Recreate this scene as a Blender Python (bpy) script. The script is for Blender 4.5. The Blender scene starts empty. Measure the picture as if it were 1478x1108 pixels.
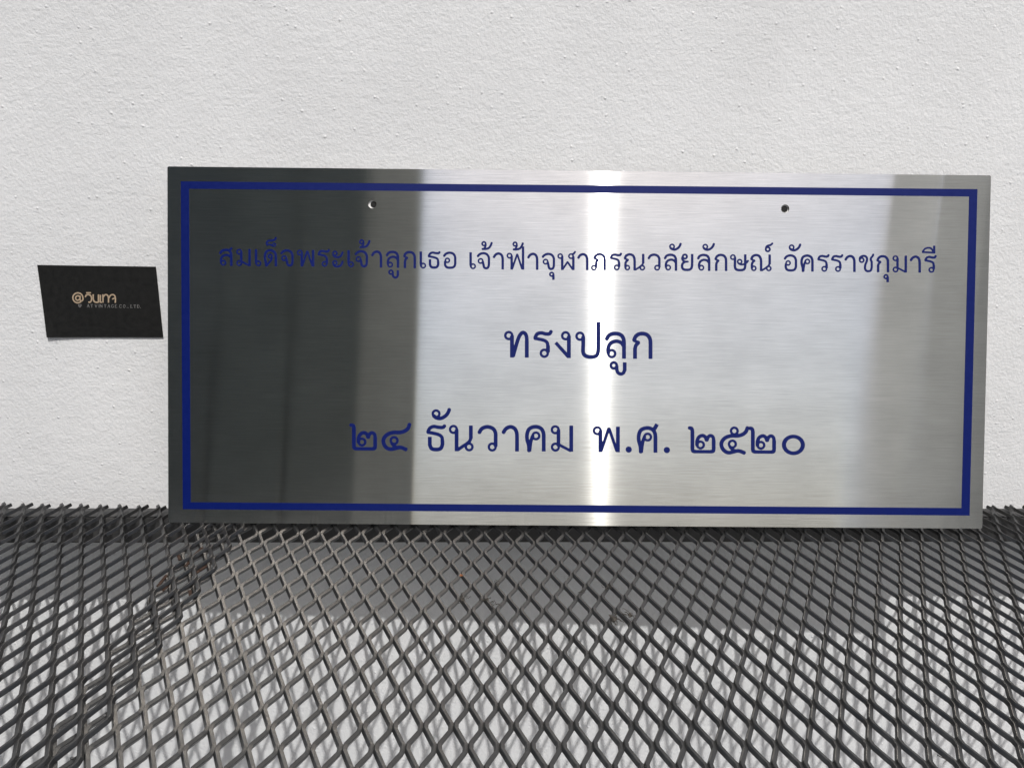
import bpy, bmesh, math, random
import numpy as np
from mathutils import Vector, Matrix
C = bpy.context.scene
COL = C.collection
random.seed(4); rng = np.random.default_rng(4)

# ------------------------------------------------------------ camera
PITCH, YAW, ROLL = 0.27855, 0.03762, 0.01594
FPX = 1229.0                                   # focal length in photo pixels (photo 1478 wide)
CAM = np.array([0.0, -0.66132, 0.27872])
fw = np.array([math.sin(YAW)*math.cos(PITCH), math.cos(YAW)*math.cos(PITCH), -math.sin(PITCH)])
r0 = np.array([math.cos(YAW), -math.sin(YAW), 0.0]); u0 = np.cross(r0, fw)
rt = math.cos(ROLL)*r0 + math.sin(ROLL)*u0; up = -math.sin(ROLL)*r0 + math.cos(ROLL)*u0
cd = bpy.data.cameras.new('camera'); cam = bpy.data.objects.new('camera', cd); COL.objects.link(cam)
cd.sensor_width = 36; cd.lens = FPX/1478*36; cd.clip_start = .01; cd.clip_end = 500
M = Matrix(((rt[0], up[0], -fw[0], CAM[0]), (rt[1], up[1], -fw[1], CAM[1]), (rt[2], up[2], -fw[2], CAM[2]), (0, 0, 0, 1)))
cam.matrix_world = M; C.camera = cam

# ------------------------------------------------------------ light
SX, SS = 0.178, 1.62                            # direction to the sun is (SX, -1, SS)
sdir = Vector((SX, -1.0, SS)).normalized()
elev = math.asin(sdir.z); az = math.atan2(sdir.x, sdir.y)
w = bpy.data.worlds.new('World'); C.world = w; w.use_nodes = True
nt = w.node_tree; bg = nt.nodes['Background']; sky = nt.nodes.new('ShaderNodeTexSky')
sky.sky_type = 'NISHITA'; sky.sun_disc = False; sky.sun_elevation = elev; sky.sun_rotation = az
sky.air_density = 1.0; sky.dust_density = 3.6; sky.ozone_density = .8
nt.links.new(sky.outputs[0], bg.inputs[0]); bg.inputs[1].default_value = 0.15
sl = bpy.data.lights.new('sun', 'SUN'); so = bpy.data.objects.new('sun', sl); COL.objects.link(so)
sl.energy = 3.4; sl.angle = math.radians(0.65); sl.color = (1.0, .985, .965)
so.rotation_euler = sdir.to_track_quat('Z', 'Y').to_euler()
C.view_settings.view_transform = 'Standard'; C.view_settings.look = 'None'
C.view_settings.exposure = -0.12; C.view_settings.gamma = 1
C.cycles.max_bounces = 8; C.cycles.diffuse_bounces = 4; C.cycles.glossy_bounces = 4
C.cycles.sample_clamp_indirect = 4.0

# ------------------------------------------------------------ helpers
def tag(o, label=None, cat=None, group=None, kind=None):
    if label: o['label'] = label
    if cat: o['category'] = cat
    if group: o['group'] = group
    if kind: o['kind'] = kind
    return o
def empty(name, label, cat, group=None, mat=None):
    o = bpy.data.objects.new(name, None); COL.objects.link(o); o.empty_display_size = .02
    if mat is not None: o.matrix_world = mat
    return tag(o, label, cat, group)
def link(name, me, mat=None, parent=None, m=None):
    o = bpy.data.objects.new(name, me); COL.objects.link(o)
    if m is not None and not me.materials: me.materials.append(m)
    if parent is not None: o.parent = parent
    if mat is not None: o.matrix_basis = mat
    return o
def box_mesh(name, lo, hi, bevel=0.0, seg=1):
    bm = bmesh.new(); bmesh.ops.create_cube(bm, size=1)
    lo = Vector(lo); hi = Vector(hi)
    for v in bm.verts: v.co = Vector(((lo[i]+hi[i])/2 + v.co[i]*(hi[i]-lo[i]) for i in range(3)))
    if bevel: bmesh.ops.bevel(bm, geom=bm.edges[:], offset=bevel, segments=seg, affect='EDGES')
    me = bpy.data.meshes.new(name); bm.to_mesh(me); bm.free(); return me
class NT:
    def __init__(s, name):
        s.m = bpy.data.materials.new(name); s.m.use_nodes = True; s.t = s.m.node_tree; s.t.nodes.clear()
        s.out = s.n('OutputMaterial')
    def n(s, t, **k):
        nd = s.t.nodes.new('ShaderNode'+t)
        for a, b in k.items():
            if hasattr(nd, a) and a not in nd.inputs: setattr(nd, a, b)
            else: nd.inputs[a].default_value = b
        return nd
    def l(s, a, b): s.t.links.new(a, b)
    def coords(s, scale, kind='Object'):
        tc = s.n('TexCoord'); mp = s.n('Mapping'); s.l(tc.outputs[kind], mp.inputs[0]); mp.inputs['Scale'].default_value = scale
        return mp.outputs[0]
    def noise(s, vec, scale, detail=4, rough=.55):
        n = s.n('TexNoise'); n.inputs['Scale'].default_value = scale; n.inputs['Detail'].default_value = detail
        n.inputs['Roughness'].default_value = rough; s.l(vec, n.inputs['Vector']); return n.outputs['Fac']
    def ramp(s, fac, a, b, ca, cb):
        r = s.n('ValToRGB'); r.color_ramp.elements[0].position = a; r.color_ramp.elements[1].position = b
        r.color_ramp.elements[0].color = (*ca, 1); r.color_ramp.elements[1].color = (*cb, 1); s.l(fac, r.inputs[0]); return r.outputs[0]
    def mr(s, fac, a, b, c, d):
        r = s.n('MapRange'); s.l(fac, r.inputs[0])
        for i, v in enumerate((a, b, c, d)): r.inputs[i+1].default_value = v
        return r.outputs[0]
    def math(s, op, a, b):
        m = s.n('Math', operation=op)
        for i, v in enumerate((a, b)):
            if isinstance(v, (int, float)): m.inputs[i].default_value = v
            else: s.l(v, m.inputs[i])
        return m.outputs[0]
    def bump(s, h, dist, strength=1.0, prev=None):
        b = s.n('Bump'); b.inputs['Distance'].default_value = dist; b.inputs['Strength'].default_value = strength
        s.l(h, b.inputs['Height'])
        if prev is not None: s.l(prev, b.inputs['Normal'])
        return b.outputs[0]
    def principled(s, **k):
        p = s.n('BsdfPrincipled')
        for a, v in k.items():
            i = p.inputs[a.replace('_', ' ')]
            if isinstance(v, bpy.types.NodeSocket): s.l(v, i)
            else: i.default_value = v
        s.l(p.outputs[0], s.out.inputs[0]); return p

# ------------------------------------------------------------ materials
def plaster_mat():
    s = NT('white_plaster'); v = s.coords((1, 1, 1))
    big = s.noise(v, 9, 3); mid = s.noise(v, 125, 5, .62); fine = s.noise(v, 420, 3, .6)
    ridg = s.n('TexNoise'); ridg.noise_type = 'RIDGED_MULTIFRACTAL'; ridg.inputs['Scale'].default_value = 70
    ridg.inputs['Detail'].default_value = 3; s.l(v, ridg.inputs['Vector'])
    vor = s.n('TexVoronoi'); vor.inputs['Scale'].default_value = 130; s.l(v, vor.inputs['Vector'])
    vor.inputs['Randomness'].default_value = 1.0
    sp = s.n('Separate'+'Color'); s.l(vor.outputs['Color'], sp.inputs[0])
    keep = s.mr(sp.outputs[0], .50, .54, 0, 1)                      # only some cells carry a grain
    lump = s.mr(vor.outputs['Distance'], .02, .17, 1, 0); grain = s.math('MULTIPLY', keep, lump)
    n1 = s.bump(mid, .0011, .6); n2 = s.bump(fine, .0008, .65, n1)
    n3 = s.bump(ridg.outputs[0], .00018, .5, n2); n4 = s.bump(grain, .0005, .8, n3)
    c = s.ramp(big, .3, .7, (.70, .706, .706), (.765, .772, .772))
    s.principled(Base_Color=c, Roughness=.85, Normal=n4, Specular_IOR_Level=.2)
    return s.m
def steel_mat():
    s = NT('brushed_stainless_steel')
    va = s.coords((4, 1, 420)); st = s.noise(va, 6, 3, .7); vb = s.coords((6, 1, 6)); sm = s.noise(vb, 2.2, 3)
    vc = s.coords((14, 1, 900)); st2 = s.noise(vc, 3, 2)
    mixv = s.math('ADD', s.math('MULTIPLY', st, .5), s.math('MULTIPLY', st2, .5))
    smu = s.noise(s.coords((1, 1, 1.6)), 16, 5, .6)
    col0 = s.ramp(mixv, .30, .70, (.60, .585, .545), (.815, .795, .745))
    mixc = s.n('MixRGB', blend_type='MULTIPLY'); mixc.inputs[0].default_value = 1.0
    s.l(col0, mixc.inputs[1]); s.l(s.ramp(smu, .35, .65, (.87, .87, .87), (1, 1, 1)), mixc.inputs[2]); col = mixc.outputs[0]
    tc = s.n('VectorTransform', vector_type='VECTOR', convert_from='OBJECT', convert_to='WORLD')
    tc.inputs[0].default_value = (1, 0, BRUSH)
    g = s.n('BsdfAnisotropic'); g.distribution = 'GGX'
    s.l(col, g.inputs['Color']); s.l(tc.outputs[0], g.inputs['Tangent'])
    s.l(s.mr(mixv, .2, .8, .090, .099), g.inputs['Roughness']); g.inputs['Anisotropy'].default_value = .87
    s.l(g.outputs[0], s.out.inputs[0]); return s.m
BRUSH = 0.0
def paint_mat(name, col, rough=.35, spec=.5, noise=.15, bump=0.0):
    s = NT(name); v = s.coords((1, 1, 1)); n = s.noise(v, 260, 4)
    c = s.ramp(n, .25, .8, tuple(x*(1-noise) for x in col), tuple(x*(1+noise) for x in col))
    k = dict(Base_Color=c, Roughness=s.mr(n, .3, .7, rough*.9, rough*1.12), Specular_IOR_Level=spec)
    if bump: k['Normal'] = s.bump(n, bump, .5)
    s.principled(**k); return s.m
def mesh_paint(name, a, b, rough):
    s = NT(name); v = s.coords((1, 1, 1)); n = s.noise(v, 900, 3); d = s.noise(v, 60, 4, .65)
    c = s.ramp(d, .45, .80, a, tuple(q*1.6 for q in b))
    s.principled(Base_Color=c, Roughness=s.mr(d, .35, .7, rough*.85, rough*1.35), Normal=s.bump(n, .00010, .5), Specular_IOR_Level=.5, IOR=1.75)
    return s.m
PLASTER = plaster_mat(); STEEL = steel_mat()
BLUE = paint_mat('blue_enamel', (.0004, .0070, .098), .36, .26, .08)
CHAR = mesh_paint('charcoal_paint', (.007, .007, .007), (.0148, .0152, .0148), .40)
CHAR2 = mesh_paint('worn_charcoal_paint', (.006, .0058, .0058), (.013, .0122, .012), .42)
BEAM = mesh_paint('black_steel_paint', (.014, .014, .014), (.03, .029, .028), .55)
RUST = paint_mat('rust', (.035, .020, .014), .8, .2, .5, .0004)
ORANGE = paint_mat('orange_rust', (.30, .11, .035), .5, .4, .4, .0003)
LEAF = paint_mat('dry_dirt', (.05, .045, .038), .85, .2, .5, .0004)
CARDB = paint_mat('black_card', (.0095, .0095, .0090), .55, .35, .35)
GOLD = paint_mat('gold_print', (.42, .32, .22), .45, .4, .05)
GREYP = paint_mat('grey_print', (.22, .215, .21), .5, .4, .05)

# ------------------------------------------------------------ setting
g = link('wall', box_mesh('wall', (-2.2, 0, -1.25), (2.6, .15, 2.2)), m=PLASTER); tag(g, kind='structure')
gm = NT('grey_paving'); gv = gm.coords((1, 1, 1)); gn = gm.noise(gv, 3, 6)
gm.principled(Base_Color=gm.ramp(gn, .3, .7, (.16, .157, .15), (.23, .225, .215)), Roughness=.9, Normal=gm.bump(gm.noise(gv, 60, 4), .004, .5))
me = bpy.data.meshes.new('ground'); me.from_pydata([(-60, -120, -1.2), (60, -120, -1.2), (60, 0.05, -1.2), (-60, .05, -1.2)], [], [(0, 1, 2, 3)])
g = link('ground', me, m=gm.m); tag(g, kind='structure')

# ------------------------------------------------------------ made-up surroundings for the steel to mirror
def backdrop_block(name, label, lo, hi, col, cat='backdrop_block', band=.35):  # unseen block, added to darken the left of the plaque's reflection
    t = empty(name, label, cat, mat=Matrix.Translation(((lo[0]+hi[0])/2, (lo[1]+hi[1])/2, -1.2)))
    s = NT(name+'_render'); v = s.coords((1, 1, 1)); n = s.noise(v, 1.3, 5)
    s.principled(Base_Color=s.ramp(n, .3, .7, tuple(c*.85 for c in col), tuple(c*1.15 for c in col)), Roughness=.9)
    cx, cy = (lo[0]+hi[0])/2, (lo[1]+hi[1])/2
    link('wall', box_mesh('bw', (lo[0]-cx, lo[1]-cy, 0), (hi[0]-cx, hi[1]-cy, hi[2]+1.2), .02), parent=t, m=s.m)
    link('block_top', box_mesh('br', (lo[0]-cx, lo[1]-cy-.2, hi[2]+1.202), (hi[0]-cx, hi[1]-cy+.03, hi[2]+1.202+band), .02), parent=t, m=s.m)
    return t
backdrop_block('made_up_block', 'tall made-up block behind the viewer, mirrored beside the bright middle of the plaque', (-1.056, -5.2, -1.2), (-.742, -3.2, 8.5), (.200, .207, .180))
backdrop_block('made_up_block', 'made-up block behind the viewer, second from the edge in the dark part of the plaque', (-1.396, -5.1, -1.2), (-1.06, -3.19, 8.55), (.182, .190, .166))
backdrop_block('made_up_block', 'darkest made-up block behind the viewer, mirrored at the far left end of the plaque', (-7, -5.0, -1.2), (-1.40, -3.18, 8.6), (.162, .168, .150))
def made_up_panel(label, x0, x1, y, ztop, col, tr):  # unseen translucent panel, added to give the plaque its grey mirrored bands
    s = NT('made_up_panel'); v = s.coords((1, 1, 1)); n = s.noise(v, 2.0, 4)
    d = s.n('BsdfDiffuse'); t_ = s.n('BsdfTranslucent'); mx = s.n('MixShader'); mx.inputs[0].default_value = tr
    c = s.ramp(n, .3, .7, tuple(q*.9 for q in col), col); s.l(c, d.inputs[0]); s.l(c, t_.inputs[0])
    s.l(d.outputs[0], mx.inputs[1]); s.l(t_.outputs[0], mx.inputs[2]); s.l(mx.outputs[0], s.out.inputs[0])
    vs = []; fs = []; nx_ = 60
    for i in range(nx_+1):
        x = x0+(x1-x0)*i/nx_; dy = .03*math.sin(x*9)
        vs += [(x-.3, y+dy, -1.15), (x+1.0, y+dy*.3, ztop)]
    for i in range(nx_): fs.append((2*i, 2*i+2, 2*i+3, 2*i+1))
    me = bpy.data.meshes.new('made_up_panel'); me.from_pydata(vs, [], fs); me.update()
    for p in me.polygons: p.use_smooth = True
    o = link('made_up_panel', me, m=s.m); tag(o, label, 'backdrop_panel', 'made-up panels hanging behind the viewer')
made_up_panel('pale made-up panel behind the viewer, mirrored as the first grey band right of centre', 2.02, 2.35, -5.00, 4.6, (.72, .73, .71), .5)
made_up_panel('light grey made-up panel behind the viewer, mirrored between the pale and the mid grey panel', 2.35, 2.69, -4.98, 4.6, (.56, .57, .55), .5)
made_up_panel('mid grey made-up panel behind the viewer, mirrored near the right end of the plaque', 2.69, 2.95, -5.00, 4.6, (.40, .41, .40), .5)
made_up_panel('dark grey made-up panel behind the viewer, mirrored at the far right edge of the plaque', 2.95, 8.0, -4.98, 4.6, (.25, .26, .25), .5)

# ------------------------------------------------------------ expanded metal
WP, HL = .015, .01535                           # short way, half long way of the diamonds
SW, TH = .00235, .0026                          # strand width and thickness
def strand_mesh(name, y_back, y_front, mirror, flip=0):
    """one zigzag strand of an expanded sheet; x = 0 is the left tip line, rows of bonds every HL"""
    # path: at even rows tip is left (x = SW/2), at odd rows tip is right (x = WP/2 - SW/2)
    pts = []
    k0 = -6; k1 = 34
    for k in range(k0, k1):
        y = -k*HL
        left = (k % 2 == 0)
        if left: seq = [(.0001, .0023, 0), (.0, .0010, 0), (.0, -.0010, 0), (.0001, -.0022, 0)]
        else: seq = [(-.00085, .0038, .0), (-.00025, .0026, .0), (.0, .0014, .0), (.0, -.0016, .0), (-.00025, -.0028, .0), (-.00085, -.0040, .0)]
        for dx, dy, dz in seq:
            if left: pts.append((SW*.5 + dx, y+dy, -TH*.5))
            else: pts.append((WP*.5 - SW*.5 + dx, y+dy, -TH*.5 - .0008))
    P = np.array(pts)
    # clip to the sheet
    out = []
    for a, b in zip(P[:-1], P[1:]):
        if not out and a[1] <= y_back: out.append(a)
        if not out and a[1] > y_back >= b[1]:
            t = (a[1]-y_back)/(a[1]-b[1]); out.append(a+(b-a)*t)
        if out:
            if b[1] < y_front: break
            out.append(b)
    P = np.array(out)
    if mirror: P[:, 0] *= -1
    n = len(P); T = np.gradient(P, axis=0); T /= np.linalg.norm(T, axis=1)[:, None]
    ax = TILT*(-1 if mirror else 1)
    hw, ht, c = SW/2, TH/2, .00022
    sec = [(-hw+c, ht), (hw-c, ht), (hw, ht-c), (hw, -ht+c), (hw-c, -ht), (-hw+c, -ht), (-hw, -ht+c), (-hw, ht-c)]
    verts = []; faces = []
    for i in range(n):
        side = np.array([-T[i][1], T[i][0], 0.]); side /= -np.linalg.norm(side)
        side = side*1.0
        sx = abs(side[0]); side = side/max(sx, .5)*1.0 if False else side
        upv = np.array([0, 0, 1.])
        s2 = side*math.cos(ax) - upv*math.sin(ax); u2 = upv*math.cos(ax) + side*math.sin(ax)
        for a, b in sec: verts.append(tuple(P[i]+s2*a+u2*b))
    for i in range(n-1):
        for j in range(8):
            a = i*8+j; b = i*8+(j+1) % 8; faces.append((a, b, b+8, a+8))
    faces.append(tuple(range(7, -1, -1))); faces.append(tuple((n-1)*8+j for j in range(8)))
    me = bpy.data.meshes.new(name); me.from_pydata(verts, [], faces); me.update()
    bm = bmesh.new(); bm.from_mesh(me); bmesh.ops.recalc_face_normals(bm, faces=bm.faces); bm.to_mesh(me); bm.free()
    return me
TILT = math.radians(-24)
def sheet(label, mat, nlo, nhi, m, yb, yf, mirror, jitter):
    t = empty('expanded_metal_sheet', label, 'metal mesh', 'sheets of expanded metal lying along the wall', mat=mat)
    var = [strand_mesh('strand', yb+rng.uniform(-jitter, jitter), yf, mirror) for _ in range(4)]
    var2 = [strand_mesh('strand', yb+HL+rng.uniform(-jitter, jitter), yf+HL, mirror) for _ in range(4)]
    for me in var+var2: me.materials.append(m)
    # strands i: even strands start at a left tip on even rows; odd ones are the same strand shifted by half a diamond
    for i in range(nlo, nhi):
        x = i*WP*.5
        if i % 2 == 0: o = link('strand', var[rng.integers(4)], parent=t, mat=Matrix.Translation((x, 0, 0)))
        else: o = link('strand', var2[rng.integers(4)], parent=t, mat=Matrix.Translation((x, -HL, 0)))
    return t
# main sheet: node lattice measured on the photograph
X0, Y0 = .00213, -.08587
tM = Matrix.Translation((X0, Y0, 0))
sheet('charcoal expanded metal sheet of diamond openings under the plaque, reaching to the right edge', tM, -28, 71, CHAR, -.0365-Y0, -.50-Y0, False, .0012)
# second sheet laid over the first at the left, turned by about two degrees, its strands leaning the other way
rz = math.radians(-2.1)
tM2 = Matrix.Translation((S2X, S2Y, .0024)) @ Matrix.Rotation(rz, 4, 'Z') if (S2 := (-.2870, -.0925)) and (S2X := S2[0]) and (S2Y := S2[1]) else None
sheet('darker charcoal expanded metal sheet lapped over the other one at the left', tM2, -26, 16, CHAR2, .0515, -.42, True, .0016)

# steel bar carrying the mesh along the wall
t = empty('steel_bar', 'black steel bar running along the wall beneath the metal mesh', 'steel bar', mat=Matrix.Translation((0, -.04, -.0275)))
link('bar', box_mesh('bar', (-.9, -.0080, 0), (1.2, .0095, .0222), .0012, 2), parent=t, m=BEAM)
link('flange', box_mesh('flange', (-.9, .0095, .0003), (1.2, .0392, .0048)), parent=t, m=BEAM)

# ------------------------------------------------------------ signed-distance lettering
def catmull(p, n=6):
    p = [np.array(q, float) for q in p]
    if len(p) < 3: return p
    out = []
    for i in range(len(p)-1):
        a = p[i-1] if i > 0 else 2*p[0]-p[1]; b, c = p[i], p[i+1]; d = p[i+2] if i+2 < len(p) else 2*p[-1]-p[-2]
        # centripetal-ish: limit tangents so long straights stay straight
        l = np.linalg.norm(c-b)
        m1 = (c-a); m2 = (d-b)
        m1 = m1/(np.linalg.norm(m1)+1e-9)*l; m2 = m2/(np.linalg.norm(m2)+1e-9)*l
        for k in range(n):
            t = k/n; t2, t3 = t*t, t*t*t
            out.append((2*t3-3*t2+1)*b+(t3-2*t2+t)*m1+(-2*t3+3*t2)*c+(t3-t2)*m2)
    out.append(p[-1]); return out
W0, WL = .146, .094
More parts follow.
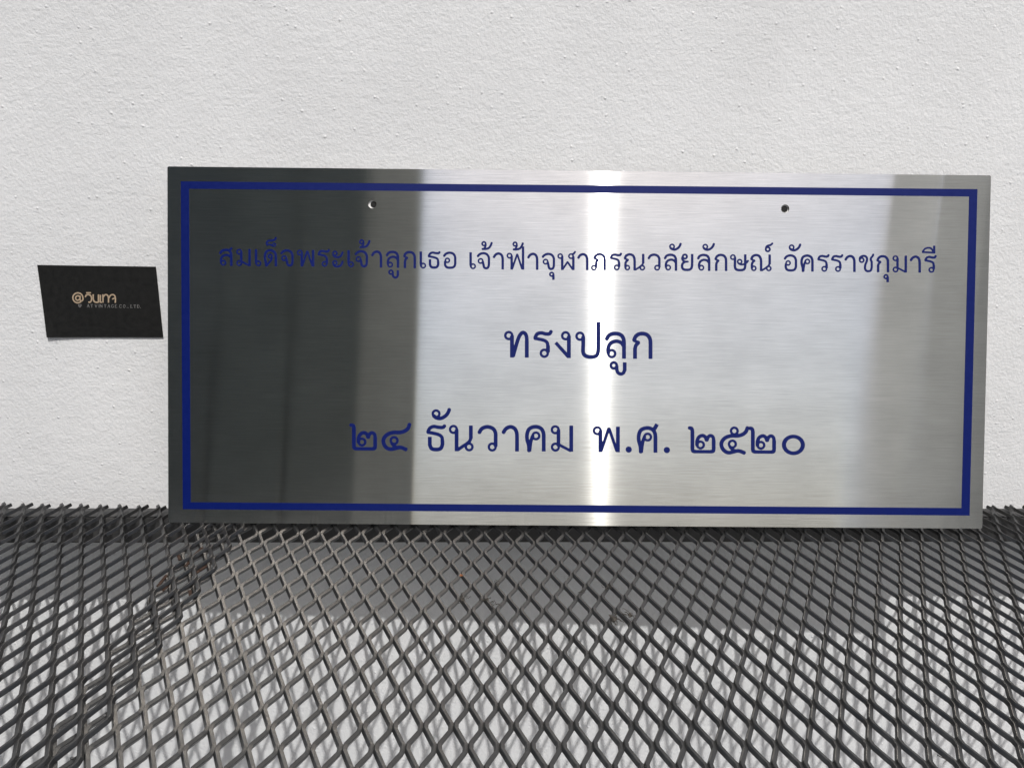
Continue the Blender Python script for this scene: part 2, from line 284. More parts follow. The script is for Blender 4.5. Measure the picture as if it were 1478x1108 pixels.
# primitives: ('s', pts[, width]) smooth stroke; ('l', pts[, width]) straight strokes; ('o', cx, cy, r[, width]) loop; ('d', cx, cy, r) disc; ('e', cx, cy, rx, ry, width)
G = {
 'so':[('s',[(.06,.72),(.165,.87),(.385,.93),(.58,.90),(.69,.76),(.715,.58)]),('l',[(.715,.62),(.715,0)]),('l',[(.60,.90),(.755,1.07)],.125),('o',.25,.185,.128),('s',[(.122,.18),(.115,.37),(.19,.55),(.40,.635),(.58,.60),(.70,.49)],.13)],
 'lo':[('s',[(.05,.705),(.16,.87),(.39,.93),(.60,.87),(.69,.72),(.705,.55)]),('l',[(.705,.6),(.705,0)]),('o',.25,.185,.128),('s',[(.122,.18),(.115,.37),(.20,.56),(.41,.645),(.60,.59),(.70,.46)],.14)],
 'mo':[('o',.17,.825,.128),('l',[(.292,.825),(.292,.20)],.14),('o',.175,.17,.128),('l',[(.29,.27),(.76,.03)],.11),('l',[(.775,.99),(.775,0)])],
 'no':[('o',.18,.825,.128),('l',[(.30,.825),(.30,0)]),('s',[(.34,.05),(.52,.18),(.70,.30),(.80,.40),(.84,.52)],.125),('l',[(.84,.48),(.84,.98)]),('o',.775,.17,.125)],
 'e':[('l',[(.08,.985),(.08,.24)]),('s',[(.08,.28),(.085,.2),(.10,.14)],.13),('o',.22,.165,.128)],
 'do':[('s',[(.16,0),(.12,.25),(.07,.48),(.095,.72),(.20,.88),(.38,.93),(.56,.88),(.68,.74),(.71,.56)]),('l',[(.71,.6),(.71,0)]),('o',.38,.575,.105,.10),('s',[(.485,.55),(.46,.40),(.34,.24),(.19,.06)],.115)],
 'kho':[('s',[(.15,0),(.137,.23),(.075,.46),(.08,.68),(.17,.86),(.40,.935),(.60,.87),(.69,.72),(.705,.56)]),('l',[(.705,.6),(.705,0)]),('o',.41,.59,.125),('s',[(.17,.0),(.20,.26),(.24,.46),(.30,.62)],.13)],
 'taikhu':[('s',[(.60,1.67),(.55,1.565),(.40,1.505),(.19,1.485),(.075,1.40),(.085,1.25)],.12),('s',[(.07,1.22),(.20,1.27),(.32,1.24),(.42,1.18)],.095),('o',.50,1.255,.085,.075)],
 'cho':[('s',[(.05,.745),(.17,.87),(.38,.935),(.59,.87),(.70,.70),(.71,.50),(.70,.22),(.64,.09),(.52,.06),(.43,.12),(.39,.28),(.345,.46)],.14),('o',.225,.48,.128)],
 'pho':[('o',.185,.81,.128),('l',[(.30,.81),(.30,0)]),('l',[(.33,.04),(.615,.90)],.115),('l',[(.63,.90),(.925,.04)],.115),('d',.62,.885,.055),('l',[(.965,.97),(.965,0)])],
 'fo':[('o',.165,.81,.128),('l',[(.29,.81),(.29,0)]),('l',[(.32,.04),(.61,.90)],.115),('l',[(.62,.90),(.90,.04)],.115),('d',.615,.885,.055),('l',[(.955,1.36),(.955,0)])],
 'chula':[('o',.17,.81,.122),('l',[(.285,.81),(.285,0)]),('l',[(.31,.04),(.595,.47)],.115),('l',[(.60,.47),(.90,.04)],.115),('d',.598,.46,.06),('l',[(.935,.80),(.935,0)]),('o',.80,.81,.125),('s',[(.86,.92),(.95,.96),(1.05,1.08)],.12)],
 'pho2':[('o',.17,.145,.125),('s',[(.295,.14),(.30,.40),(.33,.53),(.40,.60)],.14),('l',[(.40,.61),(.20,.70)],.11),('s',[(.20,.69),(.26,.83),(.40,.925),(.60,.93),(.76,.80),(.80,.58)]),('l',[(.80,.62),(.80,0)])],
 'ko':[('l',[(.105,0),(.105,.40)]),('s',[(.105,.36),(.14,.50),(.245,.61)],.14),('l',[(.27,.60),(.03,.69)],.11),('s',[(.065,.68),(.13,.83),(.25,.915),(.40,.935),(.56,.885),(.66,.74),(.68,.56)]),('l',[(.68,.6),(.68,0)])],
 'ro':[('s',[(.665,.985),(.60,.895),(.47,.885),(.30,.92),(.16,.89),(.09,.80),(.065,.715)],.135),('s',[(.04,.72),(.22,.69),(.40,.645),(.51,.57),(.545,.42)],.125),('l',[(.545,.46),(.545,.20)]),('o',.41,.17,.128)],
 'a2':[('o',.165,.79,.115),('s',[(.06,.72),(.14,.61),(.28,.565),(.45,.60),(.55,.70),(.62,.88)],.12),('o',.165,.24,.115),('s',[(.06,.17),(.14,.065),(.28,.02),(.45,.055),(.55,.15),(.62,.34)],.12)],
 'tho':[('o',.14,1.49,.105,.10),('s',[(.245,1.48),(.24,1.36),(.16,1.22)],.11),('s',[(.03,1.18),(.25,1.185),(.42,1.24),(.53,1.38),(.60,1.56)],.13)],
 'aa':[('s',[(.05,.70),(.16,.86),(.33,.93),(.48,.87),(.56,.72),(.575,.52)]),('l',[(.575,.56),(.575,0)])],
 'uu':[('o',.13,-.25,.11,.10),('s',[(.24,-.26),(.25,-.44),(.30,-.53),(.40,-.565),(.49,-.52),(.53,-.42)],.13),('l',[(.535,-.46),(.535,-.13)],.14)],
 'u':[('o',.135,-.255,.105,.10),('l',[(.235,-.26),(.235,-.58)],.145)],
 'tha':[('s',[(.70,.96),(.63,.90),(.45,.905),(.29,.93),(.155,.88),(.085,.78),(.065,.71)],.135),('s',[(.04,.715),(.25,.68),(.48,.62),(.59,.53),(.61,.38)],.13),('s',[(.61,.42),(.61,.24),(.54,.10),(.37,.06),(.20,.10),(.135,.24)]),('l',[(.135,.20),(.135,.54)])],
 'o':[('s',[(.05,.73),(.17,.87),(.38,.935),(.60,.87),(.70,.70),(.71,.48),(.70,.24),(.61,.10),(.40,.06),(.20,.10),(.12,.24),(.125,.44)],.14),('o',.255,.49,.118)],
 'nno':[('s',[(.105,.15),(.105,.40),(.15,.52),(.26,.62)],.14),('l',[(.28,.61),(.04,.70)],.11),('s',[(.07,.69),(.13,.84),(.27,.925),(.40,.935),(.54,.87),(.62,.72),(.64,.56)]),('l',[(.64,.6),(.64,0)]),('o',.215,.165,.12),('s',[(.67,.04),(.82,.13),(.97,.24),(1.08,.33),(1.13,.44)],.115),('l',[(1.14,.40),(1.14,.98)]),('o',1.09,.165,.12)],
 'wo':[('s',[(.05,.70),(.16,.86),(.36,.93),(.57,.87),(.67,.72),(.68,.52)]),('l',[(.68,.56),(.68,.18)]),('o',.55,.17,.128)],
 'hana':[('o',.175,1.41,.125),('s',[(.08,1.34),(.17,1.265),(.33,1.235),(.50,1.31),(.62,1.44),(.68,1.59)],.14)],
 'yo':[('o',.25,.83,.12,.115),('s',[(.13,.84),(.09,.72),(.15,.59),(.28,.535),(.44,.535)],.125),('s',[(.25,.53),(.12,.42),(.085,.24),(.15,.10),(.36,.055),(.58,.10),(.66,.26),(.675,.5)],.145),('l',[(.675,.45),(.675,.985)])],
 'sso':[('o',.18,.81,.125),('s',[(.30,.81),(.30,.5),(.30,.24),(.37,.10),(.59,.055),(.82,.10),(.89,.24),(.90,.5)]),('l',[(.90,.44),(.90,.98)]),('o',.575,.555,.118),('s',[(.48,.48),(.58,.41),(.72,.385),(.90,.44),(1.0,.52),(1.07,.62)],.115)],
 'kar':[('o',.17,1.28,.12,.11),('s',[(.055,1.30),(.09,1.43),(.20,1.50),(.33,1.53),(.45,1.64)],.12)],
 'choc':[('o',.17,.70,.12,.10),('s',[(.055,.73),(.09,.86),(.23,.94),(.38,.93),(.475,.82),(.465,.64),(.385,.44),(.365,.22),(.43,.09),(.56,.055),(.69,.10),(.75,.26),(.755,.45),(.745,.62),(.69,.74)],.13),('s',[(.69,.72),(.72,.84),(.80,.93),(.85,1.04)],.125)],
 'ii':[('l',[(.0,1.20),(.77,1.17)],.11),('s',[(.03,1.22),(.17,1.385),(.34,1.45),(.53,1.42),(.68,1.22)],.105),('l',[(.717,1.58),(.717,1.13)],.13)],
 'tht':[('o',.185,.815,.128),('l',[(.305,.815),(.305,0)]),('s',[(.345,.04),(.44,.38),(.53,.68),(.61,.85),(.715,.93),(.81,.87),(.85,.74),(.855,.58)],.14),('l',[(.855,.62),(.855,0)])],
 'ngo':[('o',.40,.825,.128),('l',[(.52,.825),(.52,0)]),('l',[(.03,.57),(.50,.05)],.13),('d',.50,.06,.06)],
 'po':[('o',.18,.82,.128),('s',[(.30,.82),(.30,.5),(.30,.22),(.38,.10),(.58,.055),(.78,.10),(.85,.24),(.865,.5)]),('l',[(.865,.45),(.865,1.36)])],
 'dot':[('d',.115,.115,.118)],
 'n2':[('s',[(.03,.965),(.12,.94),(.15,.83)],.14),('l',[(.15,.86),(.15,.17)]),('s',[(.15,.2),(.165,.10),(.25,.07)],.14),('l',[(.22,.07),(.88,.07)],.13),('s',[(.85,.07),(.94,.10),(.955,.2)],.14),('l',[(.955,.17),(.955,.52)],.145),('s',[(.955,.48),(.93,.62),(.84,.68),(.75,.63),(.695,.49)],.13),('s',[(.69,.49),(.63,.63),(.52,.68),(.39,.61),(.325,.46),(.325,.30)],.135),('o',.455,.325,.125)],
 'n4':[('s',[(1.08,1.02),(1.01,.84),(.87,.735),(.69,.69),(.46,.685),(.24,.61),(.10,.45),(.09,.29),(.18,.13),(.34,.055),(.53,.085),(.73,.125),(.97,.04)],.145),('o',.49,.38,.128),('s',[(.38,.31),(.46,.20),(.60,.13)],.11)],
 'n5':[('s',[(1.08,1.01),(1.01,.84),(.88,.735),(.70,.685),(.46,.68),(.24,.61),(.10,.45),(.09,.29),(.18,.13),(.34,.045),(.53,.075),(.73,.115),(.98,.03)],.145),('o',.50,.37,.128),('s',[(.39,.30),(.47,.19),(.61,.12)],.11),('o',.573,.865,.125)],
 'n0':[('e',.44,.345,.357,.317,.15)],
 # small serif capitals and the gold script on the card
 'A':[('l',[(.10,.03),(.42,1)],.09),('l',[(.42,1),(.74,.03)],.15),('l',[(.22,.36),(.62,.36)],.08),('l',[(-.02,.03),(.26,.03)],.06),('l',[(.56,.03),(.92,.03)],.06)],
 'T':[('l',[(.40,1),(.40,0)],.15),('l',[(.04,.96),(.76,.96)],.08),('l',[(.06,1),(.06,.76)],.06),('l',[(.74,1),(.74,.76)],.06),('l',[(.25,.03),(.55,.03)],.06)],
 'V':[('l',[(.10,.97),(.42,0)],.15),('l',[(.42,0),(.74,.97)],.09),('l',[(-.02,.97),(.26,.97)],.06),('l',[(.6,.97),(.88,.97)],.06)],
 'I':[('l',[(.18,1),(.18,0)],.15),('l',[(.02,.97),(.34,.97)],.06),('l',[(.02,.03),(.34,.03)],.06)],
 'N':[('l',[(.14,1),(.14,0)],.08),('l',[(.12,.98),(.70,.02)],.15),('l',[(.70,1),(.70,0)],.08),('l',[(0,.03),(.3,.03)],.06),('l',[(.56,.97),(.86,.97)],.06)],
 'G':[('s',[(.74,.76),(.60,.92),(.42,.96),(.18,.82),(.11,.5),(.18,.18),(.42,.04),(.62,.08),(.72,.18)],.12),('l',[(.72,.42),(.72,.1)],.14),('l',[(.54,.42),(.86,.42)],.06)],
 'E':[('l',[(.16,1),(.16,0)],.15),('l',[(.02,.96),(.66,.96)],.08),('l',[(.16,.5),(.52,.5)],.07),('l',[(.02,.04),(.70,.04)],.08),('l',[(.64,1),(.64,.78)],.06),('l',[(.69,.22),(.69,0)],.06)],
 'C':[('s',[(.74,.74),(.60,.92),(.42,.96),(.18,.82),(.11,.5),(.18,.18),(.42,.04),(.62,.08),(.76,.25)],.12),('l',[(.74,1),(.74,.7)],.06)],
 'O':[('e',.44,.5,.32,.45,.12)],
 'L':[('l',[(.18,1),(.18,0)],.15),('l',[(.02,.97),(.36,.97)],.06),('l',[(.02,.04),(.68,.04)],.08),('l',[(.67,.26),(.67,0)],.06)],
 'D':[('l',[(.18,1),(.18,0)],.15),('s',[(.10,.96),(.42,.95),(.66,.78),(.72,.5),(.66,.22),(.42,.05),(.10,.04)],.10)],
 'stop':[('d',.08,.08,.09)], 'comma':[('d',.08,.08,.09),('l',[(.12,.06),(.04,-.16)],.07)],
}
def glyph_mesh(name, prims, h, step, H=1.0, xf=None):
    """union of strokes, meshed by marching squares, as a thin inlay (front face and rim)"""
    segs = []; disc = []; ell = []; ring = []
    for p in prims:
        if p[0] in 'sl':
            pts = catmull(p[1]) if p[0] == 's' else [np.array(q, float) for q in p[1]]
            wd = (p[2] if len(p) > 2 else W0)/2
            for a, b in zip(pts[:-1], pts[1:]): segs.append((a, b, wd))
            for q in pts[1:-1]: disc.append((q[0], q[1], wd))
        elif p[0] == 'o': ring.append((p[1], p[2], p[3], (p[4] if len(p) > 4 else WL)/2))
        elif p[0] == 'd': disc.append(p[1:4])
        elif p[0] == 'e': ell.append(p[1:])
    xs = []; ys = []
    for a, b, wd in segs: xs += [a[0]-wd, a[0]+wd, b[0]-wd, b[0]+wd]; ys += [a[1]-wd, a[1]+wd, b[1]-wd, b[1]+wd]
    for x, y, r in disc: xs += [x-r, x+r]; ys += [y-r, y+r]
    for x, y, r, wd in ring: xs += [x-r-wd, x+r+wd]; ys += [y-r-wd, y+r+wd]
    for x, y, a, b, wd in ell: xs += [x-a-wd, x+a+wd]; ys += [y-b-wd, y+b+wd]
    gx = np.arange(min(xs)-2*step, max(xs)+3*step, step); gy = np.arange(min(ys)-2*step, max(ys)+3*step, step)
    X, Y = np.meshgrid(gx, gy, indexing='ij'); D = np.full(X.shape, 9.0)
    for a, b, wd in segs:
        d = b-a; L = np.hypot(*d)
        if L < 1e-6: continue
        ux, uy = d/L; rx, ry = X-(a[0]+b[0])/2, Y-(a[1]+b[1])/2
        qx = np.abs(rx*ux+ry*uy)-L/2; qy = np.abs(-rx*uy+ry*ux)-wd
        D = np.minimum(D, np.hypot(np.maximum(qx, 0), np.maximum(qy, 0))+np.minimum(np.maximum(qx, qy), 0))
    for x, y, r in disc: D = np.minimum(D, np.hypot(X-x, Y-y)-r)
    for x, y, r, wd in ring: D = np.minimum(D, np.abs(np.hypot(X-x, Y-y)-r)-wd)
    for x, y, a, b, wd in ell: D = np.minimum(D, np.abs(np.hypot((X-x)/a, (Y-y)/b)-1)*(a+b)/2-wd/2)
    D = np.where(np.abs(D) < 1e-5, 1e-5, D)
    V = []; F = []; idx = {}; rims = []
    def vid(key, x, y):
        if key not in idx: idx[key] = len(V); V.append((x, y))
        return idx[key]
    nx, ny = X.shape; ins = D < 0
    anyc = ins[:-1, :-1] | ins[1:, :-1] | ins[1:, 1:] | ins[:-1, 1:]
    for i, j in zip(*np.nonzero(anyc)):
        c = [(i, j), (i+1, j), (i+1, j+1), (i, j+1)]; poly = []; cuts = []
        for k in range(4):
            a, b = c[k], c[(k+1) % 4]; da, db = D[a], D[b]
            if da < 0: poly.append(vid(a, gx[a[0]], gy[a[1]]))
            if (da < 0) != (db < 0):
                t = da/(da-db); key = (min(a, b), max(a, b))
                v = vid(key, gx[a[0]]+(gx[b[0]]-gx[a[0]])*t, gy[a[1]]+(gy[b[1]]-gy[a[1]])*t)
                poly.append(v); cuts.append((v, da < 0))
        if len(poly) >= 3: F.append(poly)
        if len(cuts) == 2:
            a, b = (cuts[0][0], cuts[1][0]) if cuts[0][1] else (cuts[1][0], cuts[0][0])
            rims.append((a, b))
    n = len(V); co = np.array(V)
    front = [(x*H, -h, y*H) for x, y in co]; back = [(x*H, 0, y*H) for x, y in co]
    if xf: front = [xf(x*H, y*H, -h) for x, y in co]; back = [xf(x*H, y*H, 0) for x, y in co]
    F2 = [tuple(f) for f in F] + [(b, a, a+n, b+n) for a, b in rims]
    me = bpy.data.meshes.new(name); me.from_pydata(front+back, [], F2); me.validate(); me.update()
    bm = bmesh.new(); bm.from_mesh(me)
    bmesh.ops.delete(bm, geom=[v for v in bm.verts if not v.link_faces], context='VERTS')
    inner = [e for e in bm.edges if len(e.link_faces) == 2 and all(abs(f.normal.y) > .9 for f in e.link_faces)] if not xf else []
    bmesh.ops.dissolve_limit(bm, angle_limit=.02, verts=bm.verts, edges=bm.edges)
    bm.to_mesh(me); bm.free(); return me

# ------------------------------------------------------------ the plaque
PW, PH, PT = .61399, .26531, .0012
def rot(a, ax): return Matrix.Rotation(a, 4, ax)
SM = Matrix.Translation((.07272, -.07556, .00042)) @ rot(-.02867, 'Z') @ rot(-.24959, 'X') @ rot(-.0047, 'Y')
# nudge along the line of sight so that the lower edge rests on the strands
k = .989; SM = Matrix.Translation(Vector(CAM)*(1-k)) @ Matrix.Scale(k, 4) @ SM
loc, q, sc = SM.decompose(); SM = Matrix.Translation(loc) @ q.to_matrix().to_4x4(); PW *= k; PH *= k
plaque = empty('plaque', 'brushed stainless steel plaque with blue Thai lettering leaning against the white wall', 'plaque', mat=SM)
SMi = SM.inverted(); cam_l = SMi @ Vector(CAM)
def on_plate(px, py, yl=0.0):
    """photo pixel -> (x, z) on the plate face"""
    d = Vector(fw + rt*(px-739)/FPX - up*(py-554)/FPX); d = SMi.to_3x3() @ d
    t = (yl-cam_l.y)/d.y; p = cam_l + d*t; return p.x, p.z
cu = bpy.data.curves.new('plate', 'CURVE'); cu.dimensions = '2D'; cu.fill_mode = 'BOTH'; cu.extrude = PT/2
def spline(pts):
    s = cu.splines.new('POLY'); s.points.add(len(pts)-1); s.use_cyclic_u = True
    for p, (x, y) in zip(s.points, pts): p.co = (x, y, 0, 1)
e = .0008
spline([(-PW/2+e, 0), (PW/2-e, 0), (PW/2, e), (PW/2, PH-e), (PW/2-e, PH), (-PW/2+e, PH), (-PW/2, PH-e), (-PW/2, e)])
HR = .0031
for px, py in ((537.3, 294.7), (1133.2, 301.3)):
    hx, hz = on_plate(px, py); spline([(hx+HR*math.cos(a), hz+HR*math.sin(a)) for a in np.linspace(0, 2*math.pi, 33)[:-1]])
tmp = bpy.data.objects.new('tmp', cu); COL.objects.link(tmp)
me = bpy.data.meshes.new_from_object(tmp.evaluated_get(bpy.context.evaluated_depsgraph_get()))
bpy.data.objects.remove(tmp); me.name = 'plate'
me.transform(Matrix.Translation((0, PT/2, 0)) @ rot(math.pi/2, 'X'))
me.materials.clear(); link('plate', me, parent=plaque, m=STEEL)
WHITE = paint_mat('white_disc', (.75, .75, .74), .9, .2, .03); BLACK = paint_mat('black_disc', (.008, .008, .008), .7, .3, .2)  # made-up discs behind the holes give a dark centre and pale rim
for px, py, off in ((537.3, 294.7, .0008), (1133.2, 301.3, 0.0)):
    hx, hz = on_plate(px, py)
    for nme, rad, y0_, y1_, m_, ox in (('pale_disc', .0048, PT+.0006, PT+.0012, WHITE, 0), ('dark_disc', .0023, PT+.0001, PT+.0006, BLACK, off)):
        bm = bmesh.new(); bmesh.ops.create_cone(bm, cap_ends=True, segments=28, radius1=rad, radius2=rad, depth=y1_-y0_)
        me = bpy.data.meshes.new(nme); bm.to_mesh(me); bm.free()
        link(nme, me, parent=plaque, m=m_, mat=Matrix.Translation((hx+ox, (y0_+y1_)/2, hz)) @ rot(math.pi/2, 'X'))
# border line: measured outer and inner corners
out = [on_plate(*p) for p in ((260.9, 261.8), (1410.8, 273.1), (1399.4, 743.7), (263.9, 734.5))]
inn = [on_plate(*p) for p in ((272.9, 272.6), (1398.7, 283.8), (1387.6, 732.8), (275.4, 724.4))]
IN = .00009
vs = [(x, -IN, z) for x, z in out+inn] + [(x, 0, z) for x, z in out+inn]
fs = [(i, (i+1) % 4, 4+(i+1) % 4, 4+i) for i in range(4)] + [(i, (i+1) % 4, 8+(i+1) % 4, 8+i) for i in range(4)] + [(4+i, 4+(i+1) % 4, 12+(i+1) % 4, 12+i) for i in range(4)]
me = bpy.data.meshes.new('border_line'); me.from_pydata(vs, [], fs); link('border_line', me, parent=plaque, m=BLUE)
def base1(x):
    return float(np.interp(x, [330, 450, 500, 600, 750, 950, 1100, 1250, 1340], [383.7, 384.8, 385.5, 387.3, 389.3, 390.6, 391.4, 392.8, 393.6]))
S1 = 6.718
T1 = []
def add1(x0, lst):
    for nme, x in lst: px = x0+x/S1; T1.append((nme, px, base1(px), 24.7))
add1(300, [('so',109),('mo',276),('e',454),('do',542),('taikhu',560),('cho',703),('pho',861),('ro',1064),('a2',1205)])
add1(500, [('e',8),('cho',80),('tho',125),('aa',240),('lo',383),('uu',410),('ko',550),('e',708),('tha',788),('o',937)])
add1(670, [('e',49),('cho',122),('tho',168),('aa',278),('fo',412),('tho',470),('aa',612),('cho',752),('u',826),('chula',903),('aa',1097),('pho2',1230)])
add1(860, [('ro',135),('nno',270),('wo',503),('lo',660),('hana',710),('yo',822),('lo',982),('hana',1032),('ko',1150)])
add1(1040, [('sso',90),('nno',287),('kar',430),('o',613),('hana',660),('kho',774),('ro',938),('ro',1071)])
add1(1180, [('aa',262),('choc',400),('ko',570),('u',641),('mo',727),('aa',895),('ro',1036),('ii',1012)])
T2 = [(n_, 710+x/5.912, 450+b_/5.912, 38.9) for n_, x, b_ in [('tht',101,389),('ro',353,391),('ngo',537,393),('po',710,396),('lo',965,398),('uu',1010,399),('ko',1197,400)]]
T3 = [(n_, 490+x/4.1056, 570+b_/4.1056, 38.1) for n_, x, b_ in [('n2',62,328),('n4',247,328),('tha',514,331),('hana',545,331),('no',647,332),('wo',819,333),('aa',962,333),('kho',1100,333),('mo',1252,334)]]
T3 += [(n_, 830+x/4.1056, 570+b_/4.1056, 38.1) for n_, x, b_ in [('pho',103,337),('dot',300,340),('kho',366,340),('dot',526,343),('n2',672,345),('n5',854,347),('n2',1030,347),('n0',1225,348)]]
for nme, px, py, Hpx in T1+T2+T3:
    x0, z0 = on_plate(px, py); x1, z1 = on_plate(px, py-Hpx); x2, z2 = on_plate(px+Hpx, py+Hpx*.0085)
    H = math.hypot(x1-x0, z1-z0); ex = ((x2-x0)/H, (z2-z0)/H); ez = ((x1-x0)/H, (z1-z0)/H)
    prims = list(G[nme])
    if nme == 'kho' and abs(px-(830+366/4.1056)) < .1: prims.append(('l', [(.66, .89), (.77, 1.08)], .15))   # the letter with a raised tail
    me = glyph_mesh('letter', prims, IN, .026 if Hpx < 30 else .02, H, lambda x, y, d: (x*ex[0]+y*ez[0], d, x*ex[1]+y*ez[1]))
    link('dot' if nme == 'dot' else 'letter', me, parent=plaque, m=BLUE, mat=Matrix.Translation((x0, 0, z0)))

# ------------------------------------------------------------ the business card
CC = [np.array(p) for p in ((-.33869, .18181), (-.24958, .18143), (-.24929, .12611), (-.33835, .12558))]
CM = Matrix.Translation((-.2940, -.0009, .1537))
card = empty('business_card', 'black business card with gold and grey print stuck on the white wall', 'business card', mat=CM)
NXC, NZC = 16, 10
def card_pt(u, v):
    a = CC[0]*(1-u)+CC[1]*u; b = CC[3]*(1-u)+CC[2]*u; p = a*(1-v)+b*v
    lift = -.0015*max(0, .45-u)**2*4*v**2 - .0002*v*v
    return p[0]+.2940, lift, p[1]-.1537
vs = []; fs = []
for sgn in (0, 1):
    for j in range(NZC+1):
        for i in range(NXC+1):
            x, y, z = card_pt(i/NXC, j/NZC); vs.append((x, y+.00035*sgn, z))
N1 = (NXC+1)*(NZC+1)
for j in range(NZC):
    for i in range(NXC):
        a = j*(NXC+1)+i; fs.append((a, a+NXC+1, a+NXC+2, a+1)); fs.append((a+N1, a+1+N1, a+NXC+2+N1, a+NXC+1+N1))
rim = [i for i in range(NXC+1)] + [(j+1)*(NXC+1)-1 for j in range(1, NZC+1)] + [NZC*(NXC+1)+i for i in range(NXC-1, -1, -1)] + [j*(NXC+1) for j in range(NZC-1, 0, -1)]
for a, b_ in zip(rim, rim[1:]+rim[:1]): fs.append((a, b_, b_+N1, a+N1))
me = bpy.data.meshes.new('card'); me.from_pydata(vs, [], fs); link('card', me, parent=card, m=CARDB)
def card_uv(px, py):
    d = fw + rt*(px-739)/FPX - up*(py-554)/FPX; t = (-.0012-CAM[1])/d[1]; p = CAM+d*t; return p[0]+.2940, p[2]-.1537
def card_print(name, prims, x0, y0, H, m, wref=None):
    o = card_uv(x0, y0); a = card_uv(x0+H, y0+.006*H); b_ = card_uv(x0, y0-H)
    def xf(x, y, d):
        px = o[0]+(a[0]-o[0])*x+(b_[0]-o[0])*y; pz = o[1]+(a[1]-o[1])*x+(b_[1]-o[1])*y
        wx, wz = px-.2940, pz+.1537
        u = (wx-CC[0][0])/(CC[1][0]-CC[0][0]); v = (CC[0][1]-wz)/(CC[0][1]-CC[3][1])
        return (px, card_pt(u, v)[1]-.00006+d, pz)
    me = glyph_mesh(name, prims, .00004, .05 if H < 8 else .02, 1.0, xf)
    link(name, me, parent=card, m=m)
Z = 12.317
def zp(pts, x0, y0, H): return [((x-x0)/Z/H, (y0-y)/Z/H) for x, y in pts]
H1 = 12.0; wz = 25/Z/H1
def logo(name, strokes):
    x0, y0 = 200, 325
    card_print(name, [(k_, zp(p, x0, y0, H1), wz) for k_, p in strokes], 95+x0/Z, 410+y0/Z, H1, GOLD)
arc = [(213+90*math.cos(math.radians(a)), 245-88*math.sin(math.radians(a))) for a in (-52, -90, -130, -180, -225, -270, -315, -360)]
logo('at_symbol', [('s', arc+[(300, 280), (275, 300), (250, 285)]), ('l', [(252, 205), (250, 288)]), ('s', [(248, 225), (215, 208), (180, 225), (174, 255), (195, 285), (225, 282), (247, 262)])])
logo('letter', [('s', [(345, 228), (362, 196), (400, 186), (440, 205), (455, 245), (452, 290), (432, 318), (405, 320)]), ('l', [(358, 155), (446, 155)])])
logo('letter', [('s', [(484, 180), (486, 260), (502, 305), (540, 322), (575, 318)]), ('l', [(578, 182), (578, 328)])])
logo('letter', [('l', [(612, 190), (610, 326)]), ('l', [(610, 320), (640, 320)])])
logo('letter', [('l', [(656, 180), (660, 328)]), ('s', [(664, 222), (700, 186), (738, 196), (755, 240), (757, 328)])])
logo('letter', [('s', [(764, 245), (790, 198), (830, 184), (864, 200), (880, 250), (878, 330)]), ('s', [(828, 262), (850, 250), (874, 250)])])
H2 = 4.6
for ch, x in [('A',372),('T',437),('V',512),('I',580),('N',608),('T',675),('A',738),('G',805),('E',868),('C',945),('O',1012),('stop',1082),('comma',1103),('L',1145),('T',1203),('D',1262),('stop',1322)]:
    pr = [((p[0], p[1], (p[2] if len(p) > 2 else .12)*1.0) if p[0] in 'sl' else p) for p in G[ch]]
    card_print('letter' if len(ch) == 1 else ('full_stop' if ch == 'stop' else 'comma'), pr, 95+x/Z, 410+(415+(x-372)*.011)/Z, H2, GREYP)
card_print('emblem', [('s', [(.05, .95), (.12, .45), (.5, .02), (.9, .45), (.97, .95)], .16), ('l', [(.05, .92), (.97, .92)], .14), ('l', [(.25, .62), (.78, .62)], .12), ('l', [(.36, .36), (.66, .36)], .12)], 95+222/Z, 410+412/Z, 4.2, GREYP)

# ------------------------------------------------------------ bits caught in the mesh
def on_mesh(px, py, z=0.0):
    d = fw + rt*(px-739)/FPX - up*(py-554)/FPX; t = (z-CAM[2])/d[2]; return CAM + d*t
def crumb(name, label, cat, px, py, size, m, seed, sq=(1, 1, .5), z=.0008, group=None, sub=2, amp=.45):
    r = np.random.default_rng(seed); bm = bmesh.new(); bmesh.ops.create_icosphere(bm, subdivisions=sub, radius=1)
    for v in bm.verts:
        f = 1+amp*(r.random()-.5)*2; v.co = Vector((v.co.x*sq[0]*f, v.co.y*sq[1]*f, v.co.z*sq[2]*f))*size
    me = bpy.data.meshes.new(name); bm.to_mesh(me); bm.free()
    p = on_mesh(px, py, z); o = link(name, me, m=m, mat=Matrix.Translation(p) @ rot(r.random()*6, 'Z')); return tag(o, label, cat, group)
crumb('rust_lump', 'tiny orange rust lump on a mesh crossing left of centre, below the plaque', 'rust', 665.5, 830, .0009, ORANGE, 1, (1, 1, .8))
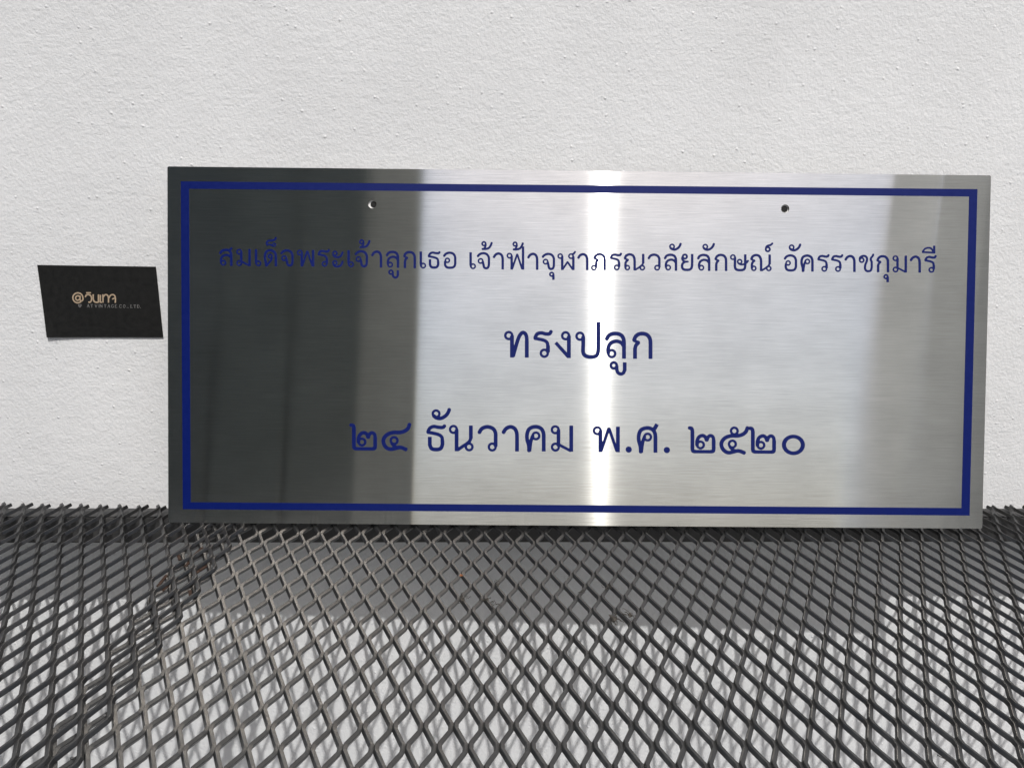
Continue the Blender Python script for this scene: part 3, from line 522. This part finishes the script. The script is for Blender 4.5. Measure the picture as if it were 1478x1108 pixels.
def tuft(label, px, py, n, L, seed, lump=0):
    r = np.random.default_rng(seed); bm = bmesh.new(); p = on_mesh(px, py, .0004)
    for _ in range(n):
        a = r.random()*6.28; x, y, z = (r.normal(0, L*.35), r.normal(0, L*.5), 0); d = a; w_ = .00012+.00022*r.random(); prev = None
        for s_ in range(6):
            dx, dy = math.cos(d), math.sin(d); nrm = Vector((-dy, dx, .4))*w_*(1-.12*s_)
            c = Vector((x, y, z)); cur = [bm.verts.new(c+nrm), bm.verts.new(c-nrm), bm.verts.new(c+Vector((0, 0, w_*1.4)))]
            if prev:
                for i in range(3): bm.faces.new((prev[i], prev[(i+1) % 3], cur[(i+1) % 3], cur[i]))
            prev = cur; d += r.normal(0, .7); x += dx*L*.3; y += dy*L*.3*1.5; z += r.normal(0, .0005)
    for _ in range(lump):
        c = Vector((r.normal(0, L*.3), r.normal(0, L*.6), r.normal(0, .0003))); res = bmesh.ops.create_icosphere(bm, subdivisions=1, radius=L*(.18+.25*r.random()))
        for v in res['verts']: v.co = Vector((v.co.x, v.co.y*1.5, v.co.z*.4))*(.6+.8*r.random())+c
    me = bpy.data.meshes.new('debris'); bm.to_mesh(me); bm.free()
    o = link('debris', me, m=LEAF, mat=Matrix.Translation(p)); return tag(o, label, 'debris')
tuft('dark tuft of dry dirt on the mesh just below the orange rust lump', 668, 864, 9, .0028, 11, 5)
tuft('brownish tuft of dirt on the mesh to the right of the rust lump', 702, 864, 6, .0026, 12, 2)
tuft('thin shreds of cobweb dirt hanging on the mesh below the middle of the plaque', 716, 872, 7, .0032, 13, 0)
tuft('crumpled dry leaf scrap caught in the mesh at the edge of the shadow', 886, 892, 9, .0034, 14, 9)
tuft('strand of dry dirt stretched between two mesh crossings beside the leaf scrap', 908, 888, 8, .0034, 15, 1)
tuft('faint dark fibres on the mesh above the leaf scrap', 877, 846, 7, .0026, 16, 1)
tuft('small curl of dirt on the mesh left of the leaf scrap', 842, 852, 5, .0022, 17, 0)
tuft('wisp of dirt on the mesh above the cobweb shreds', 720, 842, 5, .0024, 18, 0)
tuft('tiny dark splinter lying in a mesh opening near the bottom right corner', 1370, 1098, 2, .0030, 19, 0)
# rusty offcuts where the two sheets overlap
rr = np.random.default_rng(8); scraps = []
k_ = 0
for px, py in [(234, 838), (241, 845), (258, 803), (272, 812), (287, 824), (262, 775), (296, 818), (275, 858), (286, 796)]:
    p = on_mesh(px, py, -.0006); me = box_mesh('rusty_scrap', (-.0011, -.006, -.0006), (.0011, .006, .0006), .0003)
    o = link('rusty_scrap', me, m=RUST, mat=Matrix.Translation(p) @ rot(rr.uniform(-.5, .6), 'Z') @ rot(rr.uniform(-.15, .15), 'X'))
    o['category'] = 'scrap metal'; o['group'] = 'rusty scraps in the overlap of the mesh sheets'; scraps.append((py, px, o))
scraps.sort(key=lambda a: a[0])
ORD = ['closest to', 'second closest to', 'third closest to', 'fourth closest to', 'fifth closest to', 'sixth closest to', 'seventh closest to', 'eighth closest to', 'farthest from']
for (a_, b2_, o), w_ in zip(scraps, ORD): o['label'] = 'rusty brown scrap between the lapped mesh sheets, ' + w_ + ' the plaque'
for k_, (px, py, zz) in enumerate([(330.5, 798, .002), (308.5, 820.5, .002), (283.5, 853, .002), (257, 889, .002), (226, 905, .002), (226, 921, .002), (190, 979, .002), (150.5, 1033, .002), (104, 1094, .002)]):
    crumb('weld_spot', 'dark weld bead on the upper mesh sheet edge, ' + ORD[k_] + ' the plaque', 'weld', px, py, .0010, BEAM, 30+k_, (1, 1, 1), zz, 'weld beads along the lapped edge of the mesh', 1, .3)
print('objects', len(bpy.data.objects))
